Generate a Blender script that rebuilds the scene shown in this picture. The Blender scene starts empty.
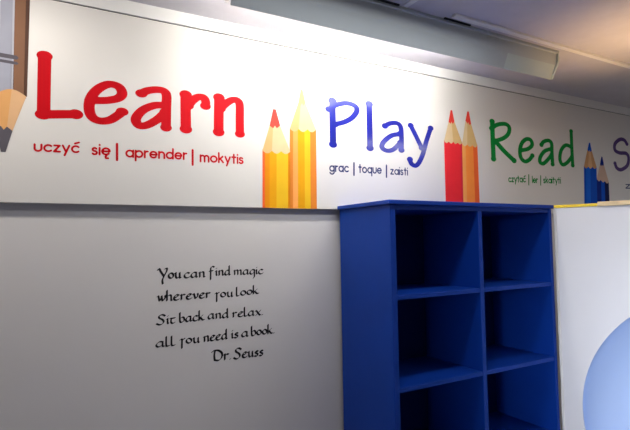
import bpy, bmesh, math, random
import numpy as np
from mathutils import Vector, Matrix
random.seed(4)
EYE = 1.55                      # eye height above the floor, metres
SC = bpy.context.scene
COL = SC.collection

# ------------------------------------------------------------ camera
F, YAW, PITCH, ROLL = 489.72, .51488, .053216, -.016226
cy, sy, cp, sp = math.cos(YAW), math.sin(YAW), math.cos(PITCH), math.sin(PITCH)
fw = Vector((sy*cp, cy*cp, sp)); r0 = Vector((cy, -sy, 0)); u0 = r0.cross(fw)
rt = r0*math.cos(ROLL) + u0*math.sin(ROLL); up = rt.cross(fw)
cam_d = bpy.data.cameras.new('camera'); cam = bpy.data.objects.new('camera', cam_d); COL.objects.link(cam)
m = Matrix((rt, up, -fw)).transposed().to_4x4(); m.translation = Vector((0, 0, EYE)); cam.matrix_world = m
cam_d.sensor_width = 36; cam_d.lens = 36*F/630; cam_d.clip_start = .02
SC.camera = cam

# ------------------------------------------------------------ world, lights, exposure
SC.view_settings.view_transform = 'Standard'; SC.view_settings.look = 'None'
SC.view_settings.gamma = 1; SC.view_settings.use_curve_mapping = False
SC.view_settings.exposure = 0.0
w = bpy.data.worlds.new('room_air'); SC.world = w; w.use_nodes = True
w.node_tree.nodes['Background'].inputs[0].default_value = (.80, .84, 1, 1)
w.node_tree.nodes['Background'].inputs[1].default_value = .12
def area(name, loc, size, power, col, target):
    l = bpy.data.lights.new(name, 'AREA'); l.shape = 'RECTANGLE'; l.size, l.size_y = size
    l.energy = power; l.color = col
    o = bpy.data.objects.new(name, l); COL.objects.link(o); o.location = loc
    o.rotation_euler = (Vector(target)-Vector(loc)).to_track_quat('-Z', 'Y').to_euler()
    return o
TUBE_STRENGTH = 60
area('nook_fill_light', (-1.9, -1.5, 1.5), (1.5, 1.1), 9, (.86, .91, 1), (2.75, .75, .8)).data.spread = .42  # added fill light beamed at the nook; the left wall has no window
area('room_ceiling_light', (1.1, 1.14, 2.43), (1.1, .12), 7.5, (.95, .96, 1), (1.1, 1.14, 0))
area('ceiling_strip_light', (-.45, 1.50, 2.43), (1.1, .08), 7, (1, .94, .86), (-.45, 1.9, 1.2))
area('ceiling_panel_light', (2.95, .16, 2.44), (1.1, .07), 9, (1, .97, .92), (2.95, .16, 0))
l = bpy.data.lights.new('warm_glow_spot', 'SPOT'); l.energy = 26; l.color = (1, .62, .30); l.spot_size = 1.7; l.spot_blend = 1; l.shadow_soft_size = .06  # unseen spot, added to cast the warm glow on the ceiling
o = bpy.data.objects.new('warm_glow_spot', l); COL.objects.link(o); o.location = (2.42, 1.14, 1.72); o.rotation_euler = (math.pi, 0, 0)

# ------------------------------------------------------------ helpers
def mat(name, col, rough=.5, spec=.5, noise=0, nscale=8, bump=0, bscale=120, emit=0, coat=0):
    m = bpy.data.materials.new(name); m.use_nodes = True; nt = m.node_tree; b = nt.nodes['Principled BSDF']
    b.inputs['Base Color'].default_value = (*col, 1); b.inputs['Roughness'].default_value = rough
    b.inputs['Specular IOR Level'].default_value = spec
    b.inputs['Coat Weight'].default_value = coat; b.inputs['Coat Roughness'].default_value = .12
    if emit:
        b.inputs['Emission Color'].default_value = (*col, 1); b.inputs['Emission Strength'].default_value = emit
    tc = nt.nodes.new('ShaderNodeTexCoord')
    if noise:
        n = nt.nodes.new('ShaderNodeTexNoise'); n.inputs['Scale'].default_value = nscale; n.inputs['Detail'].default_value = 5
        r = nt.nodes.new('ShaderNodeValToRGB'); r.color_ramp.elements[0].position = .3; r.color_ramp.elements[1].position = .7
        r.color_ramp.elements[0].color = (*[c*(1-noise) for c in col], 1); r.color_ramp.elements[1].color = (*[min(1, c*(1+noise)) for c in col], 1)
        nt.links.new(tc.outputs['Object'], n.inputs['Vector']); nt.links.new(n.outputs['Fac'], r.inputs['Fac']); nt.links.new(r.outputs['Color'], b.inputs['Base Color'])
    if bump:
        n = nt.nodes.new('ShaderNodeTexNoise'); n.inputs['Scale'].default_value = bscale; n.inputs['Detail'].default_value = 3
        bp = nt.nodes.new('ShaderNodeBump'); bp.inputs['Strength'].default_value = bump; bp.inputs['Distance'].default_value = .002
        nt.links.new(tc.outputs['Object'], n.inputs['Vector']); nt.links.new(n.outputs['Fac'], bp.inputs['Height']); nt.links.new(bp.outputs['Normal'], b.inputs['Normal'])
    return m
def link(name, verts, faces, mats, parent=None, idx=None, bevel=0, smooth=False):
    me = bpy.data.meshes.new(name); me.from_pydata([tuple(v) for v in verts], [], faces)
    for mm in (mats if isinstance(mats, (list, tuple)) else [mats]): me.materials.append(mm)
    if idx:
        for p, i in zip(me.polygons, idx): p.material_index = i
    if smooth:
        for p in me.polygons: p.use_smooth = True
    me.update()
    o = bpy.data.objects.new(name, me); COL.objects.link(o)
    if parent: o.parent = parent
    if bevel:
        b = o.modifiers.new('bevel', 'BEVEL'); b.width = bevel; b.segments = 2; b.limit_method = 'ANGLE'; b.harden_normals = False
    return o
def boxes(name, bl, mt, parent=None, bevel=0):
    """one mesh from (x0,x1,y0,y1,z0,z1) boxes; z given from the eye level"""
    V, Fc = [], []
    for x0, x1, y0, y1, z0, z1 in bl:
        b = len(V); V += [(x, y, z+EYE) for x in (x0, x1) for y in (y0, y1) for z in (z0, z1)]
        Fc += [tuple(b+i for i in f) for f in ((0,1,3,2),(4,6,7,5),(0,4,5,1),(2,3,7,6),(0,2,6,4),(1,5,7,3))]
    return link(name, V, Fc, mt, parent, bevel=bevel)
def empty(name, loc):
    o = bpy.data.objects.new(name, None); COL.objects.link(o); o.location = (loc[0], loc[1], loc[2]+EYE); o.empty_display_size = .1
    o['_off'] = 0; del o['_off']
    return o
def hold(root):
    """parts were built in world coordinates: keep them there under their thing"""
    inv = Matrix.Translation(root.location).inverted()
    for c in root.children: c.matrix_parent_inverse = inv
def tag(o, label=None, cat=None, group=None, kind=None):
    for k, v in (('label', label), ('category', cat), ('group', group), ('kind', kind)):
        if v: o[k] = v
    return o

def arc(cx, cz, rx, rz, a0, a1, n=18):
    return [(cx+rx*math.cos(math.radians(a0+(a1-a0)*i/n)), cz+rz*math.sin(math.radians(a0+(a1-a0)*i/n))) for i in range(n+1)]
def smoothen(p, n=7):
    if len(p) < 3: return list(p)
    out = []; q = [p[0]]+list(p)+[p[-1]]
    for i in range(1, len(q)-2):
        a, b, c, d = [np.array(v) for v in q[i-1:i+3]]
        for k in range(n):
            t = k/n; out.append(tuple(.5*((2*b)+(c-a)*t+(2*a-5*b+4*c-d)*t*t+(3*b-a-3*c+d)*t**3)))
    out.append(tuple(p[-1])); return out
def ink(name, strokes, y, res, mt, parent=None):
    """lettering as ONE flat outline: strokes = (points, half width x, half width z, end blob), union by distance field"""
    A = [(np.array(s[0], float), s[1], s[2], s[3]) for s in strokes]
    mg = max(max(s[1], s[2])*1.35 for s in A)+2*res
    x0 = min(s[0][:, 0].min() for s in A)-mg; x1 = max(s[0][:, 0].max() for s in A)+mg
    z0 = min(s[0][:, 1].min() for s in A)-mg; z1 = max(s[0][:, 1].max() for s in A)+mg
    nx, nz = int((x1-x0)/res)+2, int((z1-z0)/res)+2
    gx, gz = x0+res*np.arange(nx), z0+res*np.arange(nz); D = np.full((nz, nx), 9.)
    for P, hx, hz, bl in A:
        k = hz/hx; segs = [(P[i], P[i+1], hz) for i in range(len(P)-1)]
        if len(P) == 1: segs = [(P[0], P[0], hz)]
        if bl: segs += [(P[0], P[0], hz*bl), (P[-1], P[-1], hz*bl)]
        for a, b, r in segs:
            R = max(hx, hz)*1.35+2*res
            i0 = max(0, int((min(a[0], b[0])-R-x0)/res)); i1 = min(nx, int((max(a[0], b[0])+R-x0)/res)+2)
            j0 = max(0, int((min(a[1], b[1])-R-z0)/res)); j1 = min(nz, int((max(a[1], b[1])+R-z0)/res)+2)
            X, Z = np.meshgrid(gx[i0:i1]*k, gz[j0:j1]); ax, az, bx, bz = a[0]*k, a[1], b[0]*k, b[1]
            dx, dz = bx-ax, bz-az; L = dx*dx+dz*dz
            t = np.clip(((X-ax)*dx+(Z-az)*dz)/L, 0, 1) if L > 1e-14 else 0*X
            d = np.hypot(X-ax-t*dx, Z-az-t*dz)-r
            D[j0:j1, i0:i1] = np.minimum(D[j0:j1, i0:i1], d)
    V, Fc = [], []
    def quad(pts):
        b = len(V); V.extend([(p[0], y, p[1]+EYE) for p in pts]); Fc.append(tuple(range(b, b+len(pts))))
    ins = D < 0
    for j in range(nz-1):
        c = ins[j, :-1].astype(int)+ins[j, 1:]+ins[j+1, :-1]+ins[j+1, 1:]
        if not c.any(): continue
        i = 0; act = np.nonzero(c)[0]; p = 0
        while p < len(act):
            i = act[p]
            if c[i] == 4:
                e = p
                while e+1 < len(act) and act[e+1] == act[e]+1 and c[act[e+1]] == 4: e += 1
                quad([(gx[i], gz[j]), (gx[act[e]+1], gz[j]), (gx[act[e]+1], gz[j+1]), (gx[i], gz[j+1])]); p = e+1; continue
            cs = [(gx[i], gz[j], D[j, i]), (gx[i+1], gz[j], D[j, i+1]), (gx[i+1], gz[j+1], D[j+1, i+1]), (gx[i], gz[j+1], D[j+1, i])]
            pts = []
            for q in range(4):
                a, b = cs[q], cs[(q+1) % 4]
                if a[2] < 0: pts.append(a[:2])
                if (a[2] < 0) != (b[2] < 0):
                    t = a[2]/(a[2]-b[2]); pts.append((a[0]+t*(b[0]-a[0]), a[1]+t*(b[1]-a[1])))
            if len(pts) > 2: quad(pts)
            p += 1
    return link(name, V, Fc, mt, parent)

# round geometric lower-case letters, x-height 1
def _st(*p): return [tuple(q) for q in p]
RND = arc(.5, .5, .42, .42, 0, 360, 28)
GEO = {
 'o': [RND], 'a': [RND, _st((.92, .95), (.92, .05))], 'c': [arc(.5, .5, .42, .42, 45, 315, 24)],
 'e': [_st((.09, .5), (.91, .5)), arc(.5, .5, .42, .42, 0, 318, 24)],
 'u': [_st((.1, .95), (.1, .42))+arc(.45, .42, .35, .35, 180, 360)+_st((.8, .95))],
 'z': [_st((.08, .9), (.65, .9), (.05, .08), (.68, .08))],
 'y': [_st((.05, .95), (.4, .08)), _st((.75, .95), (.25, -.4))],
 's': [arc(.33, .72, .22, .2, 30, 250, 12)+arc(.33, .28, .25, .22, 80, -150, 14)],
 'i': [_st((.1, .95), (.1, .05)), _st((.1, 1.33), (.1, 1.35))],
 'p': [RND, _st((.08, .95), (.08, -.42))], 'q': [RND, _st((.92, .95), (.92, -.42))],
 'r': [_st((.1, .95), (.1, .05)), arc(.4, .55, .3, .36, 180, 75, 8)],
 'n': [_st((.1, .95), (.1, .05)), arc(.44, .55, .34, .37, 180, 0)+_st((.78, .05))],
 'm': [_st((.1, .95), (.1, .05)), arc(.38, .6, .28, .33, 180, 0)+_st((.66, .05)), arc(.94, .6, .28, .33, 180, 0)+_st((1.22, .05))],
 'd': [RND, _st((.92, 1.45), (.92, .05))], 'l': [_st((.1, 1.45), (.1, .05))],
 'k': [_st((.1, 1.45), (.1, .05)), _st((.65, .95), (.14, .45)), _st((.3, .6), (.72, .05))],
 't': [_st((.28, 1.35), (.28, .05)), _st((.03, .95), (.53, .95))],
 'g': [RND, _st((.92, .95), (.92, -.05))+arc(.5, -.05, .42, .37, 0, -160, 14)],
}
GEO['ć'] = GEO['c']+[_st((.4, 1.28), (.85, 1.45))]
GEO['ę'] = GEO['e']+[_st((.62, .05), (.45, -.2), (.5, -.42), (.75, -.42))]
def S(*p): return smoothen([tuple(q) for q in p], 6)
_bowl = S((.85, .92), (.45, .97), (.08, .45), (.25, .03), (.55, .12), (.85, .5))
_c = S((.85, .84), (.5, .98), (.12, .55), (.2, .12), (.5, 0), (.86, .16))
_arch = S((.15, .68), (.45, .97), (.74, .88), (.77, .1), (.92, .04))
CAL = {
 'o': [arc(.47, .5, .38, .45, 0, 360, 24)], 'a': [_bowl, S((.85, .98), (.85, .15), (1.02, .06))], 'c': [_c],
 'e': [_c, _st((.2, .5), (.55, .56), (.76, .8), (.74, .9))], 'n': [_st((.02, .88), (.15, .98), (.15, .02)), _arch],
 'm': [_st((.02, .88), (.15, .98), (.15, .02)), S((.15, .68), (.42, .96), (.66, .88), (.68, .03)), S((.68, .68), (.95, .96), (1.2, .88), (1.22, .1), (1.36, .04))],
 'u': [S((0, .88), (.13, .95), (.15, .25), (.4, .02), (.75, .35)), S((.75, .98), (.77, .12), (.93, .04))],
 'i': [_st((0, .88), (.13, .98), (.13, .12), (.27, .02)), _st((.16, 1.42), (.18, 1.45))],
 'd': [_bowl, S((.85, 1.85), (.85, .15), (1.02, .06))], 'l': [S((.1, 1.85), (.1, .25), (.25, .02), (.5, .1))],
 'h': [_st((.15, 1.85), (.15, .02)), _arch],
 'b': [S((.1, 1.85), (.12, .25), (.4, .0), (.8, .3), (.76, .8), (.48, .97), (.14, .72))],
 'k': [_st((.12, 1.85), (.12, .02)), _st((.7, .95), (.16, .48)), S((.3, .6), (.68, .08), (.95, .06))],
 'f': [S((.85, 1.68), (.58, 1.85), (.26, 1.55), (.22, .3), (.2, -.8)), _st((0, .95), (.62, .98))],
 'g': [_bowl, S((.85, .98), (.86, -.4), (.68, -.85))],
 'w': [S((0, .86), (.14, .9), (.32, .08), (.6, .7), (.6, .95)), S((.6, .95), (.76, .08), (1.12, .6), (1.1, .98))],
 'r': [_st((0, .88), (.13, .98), (.13, .02)), S((.13, .6), (.38, .93), (.66, .86))],
 'v': [S((0, .86), (.14, .9), (.38, .06), (.74, .6), (.7, .98))],
 'y': [_st((0, .78), (.2, .98), (.27, .8), (.25, -.85)), S((.27, .55), (.45, .9), (.66, .96))],
 'x': [S((0, .88), (.15, .93), (.68, .05), (.88, .08)), _st((.84, .98), (.05, .0))],
 's': [S((.62, .86), (.36, .98), (.13, .78), (.3, .56), (.55, .38), (.5, .1), (.28, 0), (0, .12))],
 't': [_st((0, .94), (.75, .98)), S((.22, .94), (.12, .4), (.22, .06), (.45, .0), (.68, .12))], '.': [_st((.08, .03), (.12, .06))],
 'Y': [S((0, 1.5), (.22, 1.75), (.5, 1.2), (.92, .5)), S((1.12, 1.72), (1.42, 1.78), (1.38, 1.3), (.98, .5), (.72, -.2), (.78, -.85))],
 'S': [S((1.3, 1.5), (.9, 1.78), (.4, 1.6), (.42, 1.2), (.9, .85), (1.08, .4), (.8, .02), (.4, -.06), (0, .2))],
 'D': [S((0, 1.5), (.3, 1.72), (.95, 1.66), (1.42, 1.15), (1.36, .45), (.95, .02), (.38, .12)), S((.42, 1.62), (.32, .9), (.38, .15))],
}
def word_strokes(w, font, hw, gap, nib=None):
    t, X0, Z0, X1, Z1, h0, h1 = w; x = 0; raw = []
    for ch in t:
        g = font[ch]; xs = [p[0] for s in g for p in s]
        for s in g: raw.append([(p[0]-min(xs)+x, p[1]) for p in s])
        x += max(xs)-min(xs)+gap
    Wd = x-gap; h = (h0+h1)/2; pad = hw*h; ux = (X1-X0-2*pad)/Wd; out = []
    for s in raw:
        P = [(X0+pad+p[0]*ux, Z0+(Z1-Z0)*p[0]/Wd+p[1]*(h0+(h1-h0)*p[0]/Wd)) for p in s]
        if nib is None: out.append((P, hw*h, hw*h, 0))
        else:
            for k in (-1, -.5, 0, .5, 1):
                dx, dz = k*nib*h*.82, k*nib*h*.57
                out.append(([(p[0]+dx, p[1]+dz) for p in P], hw*h, hw*h, 0))
    return out
BIG = {'Learn': [(1, [(0.0121, 0.6541), (0.0115, 0.5453), (0.0113, 0.4505)]), (1, [(0.0094, 0.4488), (0.059, 0.4552), (0.1101, 0.4611)]), (0, [(0.1592, 0.5174), (0.1907, 0.5204), (0.2202, 0.5258), (0.2511, 0.5374), (0.2642, 0.5567), (0.2524, 0.5798), (0.2198, 0.5849), (0.1855, 0.5648), (0.1615, 0.5321), (0.1532, 0.4937), (0.1611, 0.4601), (0.1863, 0.4459), (0.2206, 0.4517), (0.2479, 0.4716), (0.2645, 0.4882)]), (0, [(0.3322, 0.5658), (0.3524, 0.5787), (0.3847, 0.5877), (0.4131, 0.5871), (0.4247, 0.571), (0.4242, 0.5279), (0.4231, 0.445)]), (0, [(0.4175, 0.5305), (0.3793, 0.5258), (0.3366, 0.5021), (0.3126, 0.4671), (0.3236, 0.4433), (0.3526, 0.4474), (0.3902, 0.4728), (0.4203, 0.5046)]), (1, [(0.4988, 0.5837), (0.4987, 0.5252), (0.4996, 0.4467)]), (0, [(0.5091, 0.5411), (0.5266, 0.5639), (0.5472, 0.5802), (0.5692, 0.5825), (0.5788, 0.5676), (0.5781, 0.5479)]), (1, [(0.6343, 0.5899), (0.6332, 0.5172), (0.6322, 0.4478)]), (0, [(0.6408, 0.5453), (0.6627, 0.568), (0.6881, 0.5859), (0.7117, 0.589), (0.7231, 0.5707), (0.7232, 0.5089), (0.7234, 0.4486)])], 'Play': [(1, [(1.1764, 0.6461), (1.1765, 0.5365), (1.1761, 0.4424)]), (0, [(1.1574, 0.6047), (1.2, 0.6305), (1.2571, 0.6453), (1.3026, 0.6376), (1.312, 0.6141), (1.2845, 0.5793), (1.2387, 0.5534), (1.19, 0.5379)]), (1, [(1.3857, 0.6572), (1.3856, 0.5583), (1.3851, 0.4429)]), (0, [(1.4774, 0.5595), (1.5077, 0.575), (1.5493, 0.5816), (1.5749, 0.5672), (1.5799, 0.5217), (1.5775, 0.4475)]), (0, [(1.5689, 0.5281), (1.515, 0.5142), (1.467, 0.4786), (1.4572, 0.4511), (1.4855, 0.4381), (1.5266, 0.4472), (1.5712, 0.4839)]), (0, [(1.6416, 0.5786), (1.6756, 0.5268), (1.7107, 0.4692)]), (0, [(1.7767, 0.5786), (1.7438, 0.5063), (1.7132, 0.4277), (1.6752, 0.3776), (1.6415, 0.3814), (1.6309, 0.4046)])], 'Read': [(1, [(2.2437, 0.6638), (2.2439, 0.5501), (2.2447, 0.4495)]), (0, [(2.2356, 0.6234), (2.2854, 0.6496), (2.354, 0.661), (2.387, 0.6428), (2.376, 0.6047), (2.3307, 0.5747), (2.2683, 0.5548)]), (1, [(2.268, 0.5497), (2.339, 0.4986), (2.4182, 0.4512)]), (0, [(2.48, 0.5164), (2.5468, 0.5304), (2.5861, 0.5576), (2.5743, 0.586), (2.537, 0.5889), (2.4958, 0.5633), (2.4736, 0.5177), (2.4801, 0.4728), (2.5156, 0.4524), (2.5564, 0.4666), (2.5848, 0.4925)]), (0, [(2.6739, 0.5657), (2.6965, 0.5867), (2.7449, 0.5986), (2.7727, 0.5817), (2.773, 0.5314), (2.775, 0.4521)]), (0, [(2.768, 0.548), (2.7047, 0.53), (2.6611, 0.4926), (2.6533, 0.4602), (2.6818, 0.45), (2.7248, 0.4741), (2.7693, 0.5118)]), (0, [(2.9784, 0.6792), (2.9777, 0.579), (2.9793, 0.4579)]), (0, [(2.9735, 0.5747), (2.9166, 0.5836), (2.8662, 0.5464), (2.8499, 0.4904), (2.8725, 0.4567), (2.9214, 0.4716), (2.9757, 0.515)])], 'S': [(0, [(3.619, 0.6509), (3.586, 0.6759), (3.5302, 0.6739), (3.4707, 0.6384), (3.467, 0.5953), (3.522, 0.5799), (3.6057, 0.5813), (3.6329, 0.5484), (3.6067, 0.4941), (3.5289, 0.4619), (3.4784, 0.4716), (3.4589, 0.5015)])]}
SMALL = {'red': [('uczyć', -0.0174, 0.3196, 0.1253, 0.3242, 0.0253, 0.0256), ('się', 0.1624, 0.3212, 0.2261, 0.3233, 0.0267, 0.0271), ('|', 0.2476, 0.3076, 0.2473, 0.3665), ('aprender', 0.2761, 0.3206, 0.5048, 0.3262, 0.0272, 0.0268), ('|', 0.5256, 0.3074, 0.5258, 0.3657), ('mokytis', 0.5536, 0.3211, 0.7382, 0.3249, 0.028, 0.0264)], 'blue': [('grac', 1.1532, 0.3165, 1.2601, 0.3188, 0.0277, 0.0283), ('|', 1.2885, 0.3066, 1.2899, 0.364), ('toque', 1.3138, 0.3194, 1.4521, 0.3216, 0.0286, 0.0284), ('|', 1.4796, 0.3068, 1.4814, 0.3646), ('zaisti', 1.5035, 0.3214, 1.6161, 0.3228, 0.0273, 0.0264)], 'green': [('czytać', 2.3618, 0.3228, 2.5164, 0.3281, 0.0262, 0.0263), ('|', 2.5409, 0.3142, 2.5445, 0.3743), ('ler', 2.5718, 0.3275, 2.6275, 0.3288, 0.0266, 0.0262), ('|', 2.6512, 0.3177, 2.6547, 0.3734), ('skaityti', 2.6776, 0.331, 2.8499, 0.3355, 0.0265, 0.0266)], 'dark': [('z', 3.5731, 0.3322, 3.6377, 0.334, 0.031, 0.0313)]}
QUOTE = [[('You', 0.3968, -0.1353, 0.4861, -0.135, 0.0227, 0.0217), ('can', 0.4981, -0.1356, 0.5813, -0.1359, 0.0206, 0.0211), ('find', 0.598, -0.1319, 0.6868, -0.133, 0.0199, 0.0204), ('magic', 0.7014, -0.1333, 0.8318, -0.1349, 0.0197, 0.0194)], [('wherever', 0.3958, -0.2194, 0.6021, -0.2188, 0.0218, 0.0206), ('you', 0.621, -0.2202, 0.6973, -0.2215, 0.02, 0.0195), ('look', 0.712, -0.2209, 0.8113, -0.2164, 0.02, 0.0196)], [('Sit', 0.3925, -0.3061, 0.4636, -0.3062, 0.0202, 0.0202), ('back', 0.48, -0.3058, 0.5777, -0.3053, 0.0203, 0.0208), ('and', 0.5923, -0.3035, 0.6779, -0.3049, 0.0205, 0.0201), ('relax.', 0.6941, -0.3055, 0.828, -0.3067, 0.0202, 0.02)], [('all', 0.3915, -0.39, 0.4627, -0.3913, 0.0198, 0.0198), ('you', 0.4814, -0.3881, 0.5581, -0.3912, 0.0198, 0.0202), ('need', 0.5741, -0.3903, 0.6722, -0.3898, 0.0215, 0.0212), ('is', 0.6888, -0.3893, 0.7184, -0.3897, 0.0209, 0.0206), ('a', 0.7331, -0.3889, 0.7625, -0.39, 0.0211, 0.0212), ('book.', 0.7762, -0.3891, 0.8806, -0.3886, 0.0214, 0.0211)], [('Dr.', 0.607, -0.4702, 0.6856, -0.4727, 0.0235, 0.024), ('Seuss', 0.6975, -0.473, 0.8279, -0.4756, 0.0232, 0.0224)]]
# ------------------------------------------------------------ materials
M_wall = mat('painted_wall', (.74, .715, .70), .62, .3, noise=.015, nscale=3, bump=.12, bscale=90)
M_ban = mat('banner_vinyl', (.78, .755, .72), .42, .45, bump=.04, bscale=40)
M_ceil = mat('ceiling_paint', (.66, .64, .69), .8, .2, noise=.03, nscale=14, bump=.25, bscale=160)
M_trim = mat('white_trim', (.88, .87, .85), .5, .4)
M_floor = mat('pale_vinyl_floor', (.26, .26, .30), .95, .1, noise=.25, nscale=60, bump=.6, bscale=400)
M_blue = mat('blue_laminate', (.003, .044, .33), .5, .2, noise=.06, nscale=6, bump=.05, bscale=60)
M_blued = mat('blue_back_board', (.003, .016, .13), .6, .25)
M_metal = mat('grey_painted_metal', (.50, .54, .535), .45, .4, noise=.03, nscale=5)
M_metal2 = mat('pale_translucent_end', (.58, .66, .62), .35, .5)
M_house = mat('white_enamel', (.85, .85, .83), .35, .5)
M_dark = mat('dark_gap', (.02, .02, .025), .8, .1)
M_tube = mat('lit_tube', (1, .955, .88), .5, .5, emit=TUBE_STRENGTH)
M_panel = mat('white_panel', (.78, .78, .82), .45, .4, noise=.015, nscale=4)
M_lblue = mat('light_blue_lining', (.50, .65, .97), .5, .35)
M_yel = mat('yellow_edge', (.90, .66, .03), .45, .4)
M_tan = mat('tan_edge', (.78, .62, .36), .5, .35, noise=.12, nscale=25)
M_red = mat('red_ink', (.54, .0, .006), .6, .12)
M_bink = mat('blue_ink', (.004, .010, .27), .3, .2, coat=.8, bump=.10, bscale=25)
M_grn = mat('green_ink', (.0, .24, .035), .6, .15)
M_pur = mat('purple_ink', (.055, .012, .17), .35, .5)
M_nav = mat('navy_ink', (.02, .03, .13), .4, .4)
M_blk = mat('black_vinyl', (.008, .007, .009), .45, .3)
def flat(n, c): return mat(n, c, .6, .12, noise=.03, nscale=20)

# ------------------------------------------------------------ the room
Z0, ZC, ZS, ZB = -EYE, .914, .857, .1437
tag(boxes('floor', [(-2.2, 4.6, -3.6, 2.05, Z0-.05, Z0)], M_floor), kind='structure')
tag(boxes('ceiling', [(-2.2, 4.6, -3.6, 2.05, ZC, ZC+.05)], M_ceil), kind='structure')
tag(boxes('wall_back', [(-2.2, 4.6, 1.926, 2.05, Z0, ZC)], M_wall), kind='structure')
tag(boxes('wall_left', [(-2.3, -2.2, -3.6, 2.05, Z0, ZC)], M_wall), kind='structure')
tag(boxes('wall_right', [(4.6, 4.7, -3.6, 2.05, Z0, ZC)], M_wall), kind='structure')
tag(boxes('baseboard_back', [(-2.2, 4.6, 1.914, 1.926, Z0, Z0+.09)], M_trim), kind='structure')
tag(boxes('trim_1', [(-2.2, 4.6, 1.899, 1.926, ZS+.0045, ZC)], M_trim, bevel=.0015), kind='structure')     # cornice board above the banner
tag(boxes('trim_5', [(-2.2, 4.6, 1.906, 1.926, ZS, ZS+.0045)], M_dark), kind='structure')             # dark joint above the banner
tag(boxes('trim_2', [(1.462, 4.6, 1.400, 1.424, ZC-.012, ZC)], mat('bright_strip_paint', (.93, .92, .90), .4, .5), bevel=.002), kind='structure')      # ceiling cover strips
tag(boxes('trim_3', [(1.228, 1.252, -3.4, 1.452, ZC-.005, ZC)], M_trim, bevel=.002), kind='structure')
tag(boxes('trim_4', [(1.128, 1.150, 1.64, 1.899, ZC-.005, ZC)], M_trim, bevel=.002), kind='structure')

# ------------------------------------------------------------ printed banner
ban = empty('wall_banner', (1.2, 1.9, ZB))
tag(ban, 'long white printed banner board above the bookcase with coloured words and pencils', 'banner')
boxes('board', [(-2.1, 4.5, 1.9, 1.926, ZB, ZS)], [M_ban], ban, bevel=.0012)
YB = 1.8994
INK = {'Learn': (M_red, .0205, .0146, 1.2, 'thick red hand drawn word Learn'), 'Play': (M_bink, .0172, .0122, 1.28, 'glossy blue hand drawn word Play'),
       'Read': (M_grn, .0185, .0134, 1.18, 'green hand drawn word Read'), 'S': (M_pur, .019, .0145, 1.1, 'dark purple capital letter S')}
for k, (mm, hx, hz, bl, lb) in INK.items():
    o = ink('printed_letter' if k == 'S' else 'printed_word', [(smoothen(p), hx*(1 if q else .90), hz*(1 if q else .88), bl) for q, p in BIG[k]], YB, .003, mm, ban)
    o['label'] = lb
SM = {'red': (M_red, .13), 'blue': (M_nav, .118), 'green': (M_grn, .135), 'dark': (M_nav, .12)}
for k, (mm, hw) in SM.items():
    st = []
    for wd in SMALL[k]:
        if wd[0] == '|': st.append(([wd[1:3], wd[3:5]], .0042, .0042, 0))
        else: st += word_strokes(wd, GEO, hw, .30)
    o = ink('printed_caption', st, YB, .0018, mm, ban)
    o['label'] = {'red': 'small red caption in three languages', 'blue': 'small navy caption in three languages', 'green': 'small green caption in three languages', 'dark': 'small dark caption below the letter S'}[k]

def lerp(a, b, t): return (a[0]+(b[0]-a[0])*t, a[1]+(b[1]-a[1])*t)
def pencil(bl, br, tl, tr, ta, tb, tip, strips, wood, lead, label, waves=4, amp=.012, woods=None, phase=0.):
    """a pencil as printed on the banner: painted faces, scalloped cone of bare wood, coloured point"""
    V, Fc, ix, mats = [], [], [], []
    def poly(pts, mm, dy):
        if mm not in mats: mats.append(mm)
        b = len(V); V.extend([(p[0], YB-dy, p[1]+EYE) for p in pts]); Fc.append(tuple(range(b, b+len(pts)))); ix.append(mats.index(mm))
    t = 0
    for wd, mm in strips:
        poly([lerp(bl, br, t), lerp(bl, br, t+wd), lerp(tl, tr, t+wd), lerp(tl, tr, t)], mm, 0); t += wd
    n = 18
    low = [lerp(tl, tr, i/n) for i in range(n+1)]
    low = [(p[0], p[1]-amp*(.35+abs(math.sin(math.pi*(waves*i/n+phase))))) for i, p in enumerate(low)]
    low = [(p[0], p[1]) for p in low]
    # the cone is cut along its length in a few tones of wood
    wl = woods or [(1, wood)]; t = 0
    for wd, mm in wl:
        i0, i1 = round(t*n), round((t+wd)*n)
        poly(low[i0:i1+1]+[lerp(ta, tb, (t+wd)), lerp(ta, tb, t)], mm, .0003); t += wd
    m1, m2 = lerp(ta, tb, .33), lerp(ta, tb, .68)
    dp = -.012 if tip[1] > ta[1] else .012
    tl2 = [ta, (m1[0], m1[1]+dp), lerp(ta, tb, .5), (m2[0], m2[1]+dp), tb]
    w3 = abs(tb[0]-ta[0])*.13
    poly(tl2+[(tip[0]+w3, tip[1]), (tip[0]-w3, tip[1])], lead, .0006)
    o = link('printed_pencil', V, Fc, mats, ban, idx=ix); o['label'] = label
    return o
C = lambda n, r, g, b: flat(n, (r, g, b))
w_cream, w_cream2 = C('print_pale_wood', .66, .44, .19), C('print_cream_wood', .74, .56, .32)
w_tan, w_tan2, w_pink = C('print_tan_wood', .62, .33, .15), C('print_light_tan_wood', .74, .45, .24), C('print_pink_wood', .66, .46, .36)
coral = C('print_coral', .74, .05, .035)
og, og2, og3, og4 = C('print_orange', .78, .26, .004), C('print_amber', .80, .36, .006), C('print_yellow', .84, .50, .02), C('print_burnt_orange', .72, .22, .03)
rd, rd2 = C('print_red', .78, .025, .035), C('print_deep_red', .62, .02, .05)
orr, orr2, orr3 = C('print_red_orange', .86, .13, .03), C('print_bright_orange', .95, .28, .05), C('print_light_orange', .93, .38, .10)
bl1, bl2, nv1, nv2 = C('print_blue', .004, .085, .55), C('print_light_blue', .010, .14, .70), C('print_navy', .005, .025, .24), C('print_dark_navy', .008, .012, .08)
ld = C('print_ochre_point', .66, .42, .18)
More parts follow.
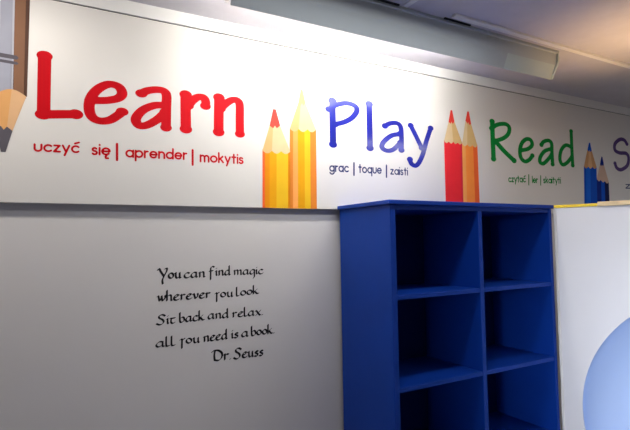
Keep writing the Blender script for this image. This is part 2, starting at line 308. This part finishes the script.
pencil((.821, ZB), (.951, ZB), (.8238, .392), (.9555, .397), (.858, .4976), (.9078, .5027), (.882, .5712),
       [(.09, orr), (.16, og), (.25, og2), (.42, og3), (.08, og)], w_cream, coral, 'yellow orange printed pencil with coral point', waves=3, woods=[(1/3, w_cream), (2/3, w_cream2)])
pencil((.9494, ZB), (1.0848, ZB), (.9546, .498), (1.0874, .5061), (.9985, .6136), (1.0349, .6182), (1.0162, .6755),
       [(.12, og4), (.18, orr3), (.25, og2), (.22, og3), (.23, og4)], w_cream, ld, 'taller yellow orange printed pencil with ochre point', waves=3, woods=[(1/3, w_cream), (2/3, w_cream2)])
pencil((1.866, ZB), (1.9954, ZB), (1.8684, .525), (2.0005, .5255), (1.9046, .6265), (1.948, .6311), (1.9277, .6916),
       [(.45, rd), (.45, rd), (.10, rd2)], w_cream, coral, 'red printed pencil with red point', waves=4, woods=[(.5, w_cream2), (.5, w_cream)])
pencil((1.9954, ZB), (2.1210, ZB), (2.0002, .520), (2.1177, .5187), (2.0312, .6467), (2.0742, .6318), (2.0534, .6993),
       [(.22, orr3), (.50, orr2), (.28, orr)], w_cream, coral, 'orange printed pencil with red point', waves=3, woods=[(1/3, w_cream2), (2/3, w_cream)])
pencil((3.082, ZB), (3.2260, ZB), (3.0987, .463), (3.2392, .4666), (3.1452, .5725), (3.1918, .5707), (3.1723, .6213),
       [(.16, bl1), (.34, bl2), (.50, bl1)], w_tan, bl1, 'blue printed pencil with a blue point', waves=3, woods=[(1/3, w_tan), (1/3, w_tan2), (1/3, w_tan)])
pencil((3.2263, ZB), (3.3700, ZB), (3.235, .388), (3.3727, .3719), (3.2789, .4826), (3.3243, .4855), (3.3053, .5373),
       [(.35, nv1), (.30, bl1), (.35, nv2)], w_pink, nv1, 'shorter navy printed pencil with a navy point', waves=3, woods=[(1/3, w_pink), (2/3, w_pink)])
g1, g2, g3, g4, g5 = C('print_slate', .36, .37, .44), C('print_pale_slate', .52, .52, .58), C('print_brown', .24, .12, .07), C('print_dark_brown', .10, .05, .035), C('print_grey_point', .11, .10, .12)
wo = C('print_orange_wood', .74, .38, .14)
ZT = ZS-.001
o = pencil((-.167, .499), (-.0405, .499), (-.167, .499), (-.0405, .4975), (-.1284, .386), (-.0786, .3829), (-.1035, .3104),
       [(.30, g2), (.24, g1), (.06, g2), (.40, g3)], wo, g5, 'large grey and brown printed pencil pointing down', waves=1.5, phase=.5, amp=-.019, woods=[(1/3, w_tan2), (1/3, wo), (1/3, w_tan2)])
# its painted barrel runs up to the top of the banner
bx = boxes  # (flat strips drawn with the same faces as the other pencils)
V, Fc, ix = [], [], []
mats4 = [g2, g1, g2, g3, g4, g5]
xs = [-.167, -.118, -.084, -.078, -.046, -.034]
for i in range(5):
    a, b = xs[i], xs[i+1]; k = len(V)
    V += [(a-.0015, YB-.0001, .5035+EYE), (b-.0045*(i == 4), YB-.0001, .5035+EYE), (b, YB-.0001, ZT+EYE), (a, YB-.0001, ZT+EYE)]; Fc.append((k, k+1, k+2, k+3)); ix.append(i)
for z0, z1 in ((.626, .640), (.609, .619)):
    k = len(V); V += [(-.167, YB-.0005, z0+EYE+.004), (-.070, YB-.0005, z0+EYE), (-.064, YB-.0005, (z0+z1)/2+EYE), (-.070, YB-.0005, z1+EYE), (-.167, YB-.0005, z1+EYE+.004)]; Fc.append((k, k+1, k+2, k+3, k+4)); ix.append(5)
b_ = link('pencil_barrel', V, Fc, mats4, o, idx=ix)
hold(ban)

# ------------------------------------------------------------ wall quotation
qr = empty('wall_quote', (.6, 1.926, -.48))
tag(qr, 'black calligraphy quotation in five lines stuck on the wall under the banner', 'wall lettering')
for line in QUOTE:
    st = []
    for wd in line: st += word_strokes(wd, CAL, .045, .24 if len(wd[0]) > 1 else .3, nib=.15)
    ink('text_line', st, 1.9254, .0012, M_blk, qr)
hold(qr)

# ------------------------------------------------------------ blue bookcase
X0, X1, X2, YF, YK, ZT_ = 1.2035, 1.7009, 2.2048, 1.5274, 1.898, .1577
bc = empty('bookcase', ((X0+X2)/2, 1.71, Z0))
tag(bc, 'tall royal blue two-column bookcase with empty shelves against the wall', 'bookcase')
T = .026
boxes('top_board', [(X0-.012, X2+.004, YF-.012, YK, ZT_-.017, ZT_)], M_blue, bc, bevel=.002)
boxes('side_panel', [(X0, X0+T, YF, YK, Z0, ZT_-.017)], M_blue, bc, bevel=.0015)
boxes('side_panel', [(X2-T*.8, X2, YF, YK, Z0, ZT_-.017)], M_blue, bc, bevel=.0015)
boxes('divider', [(X1-T*.35, X1+T*.6, YF+.001, YK-.012, Z0+.08, ZT_-.037)], M_blue, bc, bevel=.0015)
boxes('header_rail', [(X0+T, X2-T*.8, YF+.003, YK-.012, ZT_-.037, ZT_-.017)], M_blue, bc)
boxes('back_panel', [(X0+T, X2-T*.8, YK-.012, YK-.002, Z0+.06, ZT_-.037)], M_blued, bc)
for k in range(4):
    zl = -.2374-.36*k
    for xa, xb in ((X0+T, X1-T*.35), (X1+T*.6, X2-T*.8)):
        if k < 4: boxes('shelf', [(xa, xb, YF+.003, YK-.012, zl, zl+.019)], M_blue, bc, bevel=.0015)
boxes('plinth', [(X0+T, X2-T*.8, YF+.02, YF+.038, Z0, Z0+.08)], M_blue, bc)
boxes('bottom_board', [(X0+T, X1-T*.35, YF+.003, YK-.012, Z0+.08, Z0+.098), (X1+T*.6, X2-T*.8, YF+.003, YK-.012, Z0+.08, Z0+.098)], M_blue, bc)
hold(bc)

# ------------------------------------------------------------ white reading nook with a round opening
A = Vector((2.2185, 1.519, 0)); th = math.radians(63)
du = Vector((math.cos(th), -math.sin(th), 0)); dn = Vector((math.sin(th), math.cos(th), 0))   # along the front, and into the module
WN, HN, DN, TH = 1.36, .1435, .42, .022
nk = empty('reading_nook', tuple(A+du*.68+dn*.2+Vector((0, 0, Z0))))
tag(nk, 'white reading nook with a round light blue opening, angled beside the bookcase', 'reading nook')
def N(u, v, z): p = A+du*u+dn*v; return (p.x, p.y, z+EYE)
cu, cz, cr = .672, -.818, .588
def front_with_hole(v):
    n = 96; cps = [(cu+cr*math.cos(2*math.pi*i/n), cz+cr*math.sin(2*math.pi*i/n)) for i in range(n)]
    outr = []
    for i in range(n):
        a = 2*math.pi*i/n; c, s = math.cos(a), math.sin(a)
        tu = ((WN-cu) if c > 0 else cu)/max(abs(c), 1e-9); tz = ((HN-cz) if s > 0 else (cz-Z0))/max(abs(s), 1e-9); t = min(tu, tz)
        outr.append([cu+t*c, cz+t*s])
    for c0 in ((0, Z0), (0, HN), (WN, Z0), (WN, HN)):
        j = min(range(n), key=lambda i: (outr[i][0]-c0[0])**2+(outr[i][1]-c0[1])**2); outr[j] = list(c0)
    return cps, outr
cps, outr = front_with_hole(0); n = len(cps)
V = [N(a, 0, b) for a, b in cps]+[N(a, 0, b) for a, b in outr]+[N(a, TH, b) for a, b in cps]+[N(a, TH, b) for a, b in outr]
Fc = []
for i in range(n):
    j = (i+1) % n; Fc += [(i, j, n+j, n+i), (2*n+i, 3*n+i, 3*n+j, 2*n+j), (i, 2*n+i, 2*n+j, j), (n+i, n+j, 3*n+j, 3*n+i)]
link('front_panel', V, Fc, M_panel, nk)
# hollow bowl lining behind the opening
rings = 14; V = []; Fc = []
for k in range(rings+1):
    t = k/rings*math.pi/2; r = cr*1.004*math.cos(t)**.75 if k < rings else .0008; v = TH+.17*math.sin(t)
    V += [N(cu+r*math.cos(2*math.pi*i/n), v, cz+r*math.sin(2*math.pi*i/n)) for i in range(n)]
for k in range(rings):
    for i in range(n):
        j = (i+1) % n; Fc.append((k*n+i, k*n+j, (k+1)*n+j, (k+1)*n+i))
link('round_lining', V, Fc, M_lblue, nk, smooth=True)['label'] = 'light blue hollow lining of the round opening'
def nbox(name, u0, u1, v0, v1, z0, z1, mm, bevel=.001):
    V = [N(u, v, z) for u in (u0, u1) for v in (v0, v1) for z in (z0, z1)]
    return link(name, V, [(0,1,3,2),(4,6,7,5),(0,4,5,1),(2,3,7,6),(0,2,6,4),(1,5,7,3)], mm, nk, bevel=bevel)
nbox('side_panel', WN-TH, WN, TH, DN, Z0, HN, M_panel)
nbox('top_panel', 0, WN, TH, .30, HN-TH, HN, M_panel)
nbox('back_panel', .02, WN-TH, DN-TH*.5, DN, Z0, HN-TH, M_panel)
nbox('top_edge', -.004, .185, -.004, .26, HN, HN+.014, M_yel)['label'] = 'yellow edging strip'
nbox('top_edge', .185, WN, -.012, .26, HN-.001, HN+.020, M_tan, .003)['label'] = 'pale wood edging strip'
# peeling white edge tape beside the bookcase
pts = [(-.0, .0)]; V = []; Fc = []; zz = np.linspace(HN, Z0+.02, 46)
for i, z in enumerate(zz):
    wv = .006+.0035*math.sin(i*1.3)+.003*math.sin(i*.47+1)
    p = Vector((X2+.0055+.25*(.009-wv), YF-.012, 0)); q = A+dn*-.0015
    V += [(p.x, p.y, z+EYE), (q.x+.004, q.y-.006, z+EYE), (q.x+.004, q.y-.001, z+EYE), (p.x, p.y+.004, z+EYE)]
for i in range(len(zz)-1):
    for a, b in ((0, 1), (1, 2), (2, 3), (3, 0)): Fc.append((4*i+a, 4*i+b, 4*i+4+b, 4*i+4+a))
Fc += [(0, 3, 2, 1), (len(V)-4, len(V)-3, len(V)-2, len(V)-1)]
link('edge_tape', V, Fc, M_trim, nk)['label'] = 'ragged off-white edge tape'
hold(nk)

# ------------------------------------------------------------ ceiling fixture washing the wall
fx = empty('ceiling_light', (1.38, 1.53, ZC))
tag(fx, 'long grey ceiling light fixture whose lit tube faces the banner wall', 'ceiling light')
FX0, FX1 = .542, 2.213
prof = [(1.457, ZC-.001), (1.455, ZC-.014), (1.464, ZC-.017), (1.472, .845), (1.500, .780), (1.503, .782), (1.476, .848), (1.468, ZC-.012), (1.470, ZC-.001)]
def extrude(name, prof, xa, xb, mm, parent, bevel=0):
    k = len(prof); V = [(xa, y, z+EYE) for y, z in prof]+[(xb, y, z+EYE) for y, z in prof]
    Fc = [(i, (i+1) % k, k+(i+1) % k, k+i) for i in range(k)]+[tuple(range(k))[::-1], tuple(range(k, 2*k))]
    return link(name, V, Fc, mm, parent, bevel=bevel)
extrude('side_shade', prof, FX0, 1.86, M_metal, fx)
up_ = [p for p in prof if p[1] > .84]
extrude('side_shade', prof[:4]+prof[6:], 1.86, FX1, M_metal, fx)
extrude('end_lens', [(1.472, .845), (1.500, .780), (1.503, .782), (1.476, .848)], 1.86, FX1-.01, M_metal2, fx)['label'] = 'pale greenish translucent end of the shade'
extrude('end_cap', [(1.457, ZC-.001), (1.458, .86), (1.497, .782), (1.512, .784), (1.53, ZC-.001)], FX1-.006, FX1+.004, M_metal2, fx)
extrude('housing', [(1.472, ZC-.001), (1.50, .880), (1.62, .880), (1.645, ZC-.001)], FX0+.005, FX1-.01, M_house, fx)
def tube(name, x0, x1, y, z, r, mm, parent, n=20):
    V = [(x, y+r*math.cos(2*math.pi*i/n), z+EYE+r*math.sin(2*math.pi*i/n)) for x in (x0, x1) for i in range(n)]
    Fc = [(i, (i+1) % n, n+(i+1) % n, n+i) for i in range(n)]+[tuple(range(n))[::-1], tuple(range(n, 2*n))]
    return link(name, V, Fc, mm, parent, smooth=False)
TY, TZ = 1.56, .846
tube('lamp_tube', .56, 1.76, TY, TZ, .014, M_tube, fx)
for x in (.548, 1.76): boxes('lamp_holder', [(x, x+.014, TY-.018, TY+.018, TZ-.018, .882)], M_house, fx)
for xa, xb in ((1.06, 1.212), (1.45, 1.60)): boxes('shadow_gap_strip', [(xa, xb, 1.447, 1.4545, ZC-.006, ZC-.0005)], M_dark, fx)  # dark strips stand in for the shade between fixture top and ceiling
hold(fx)
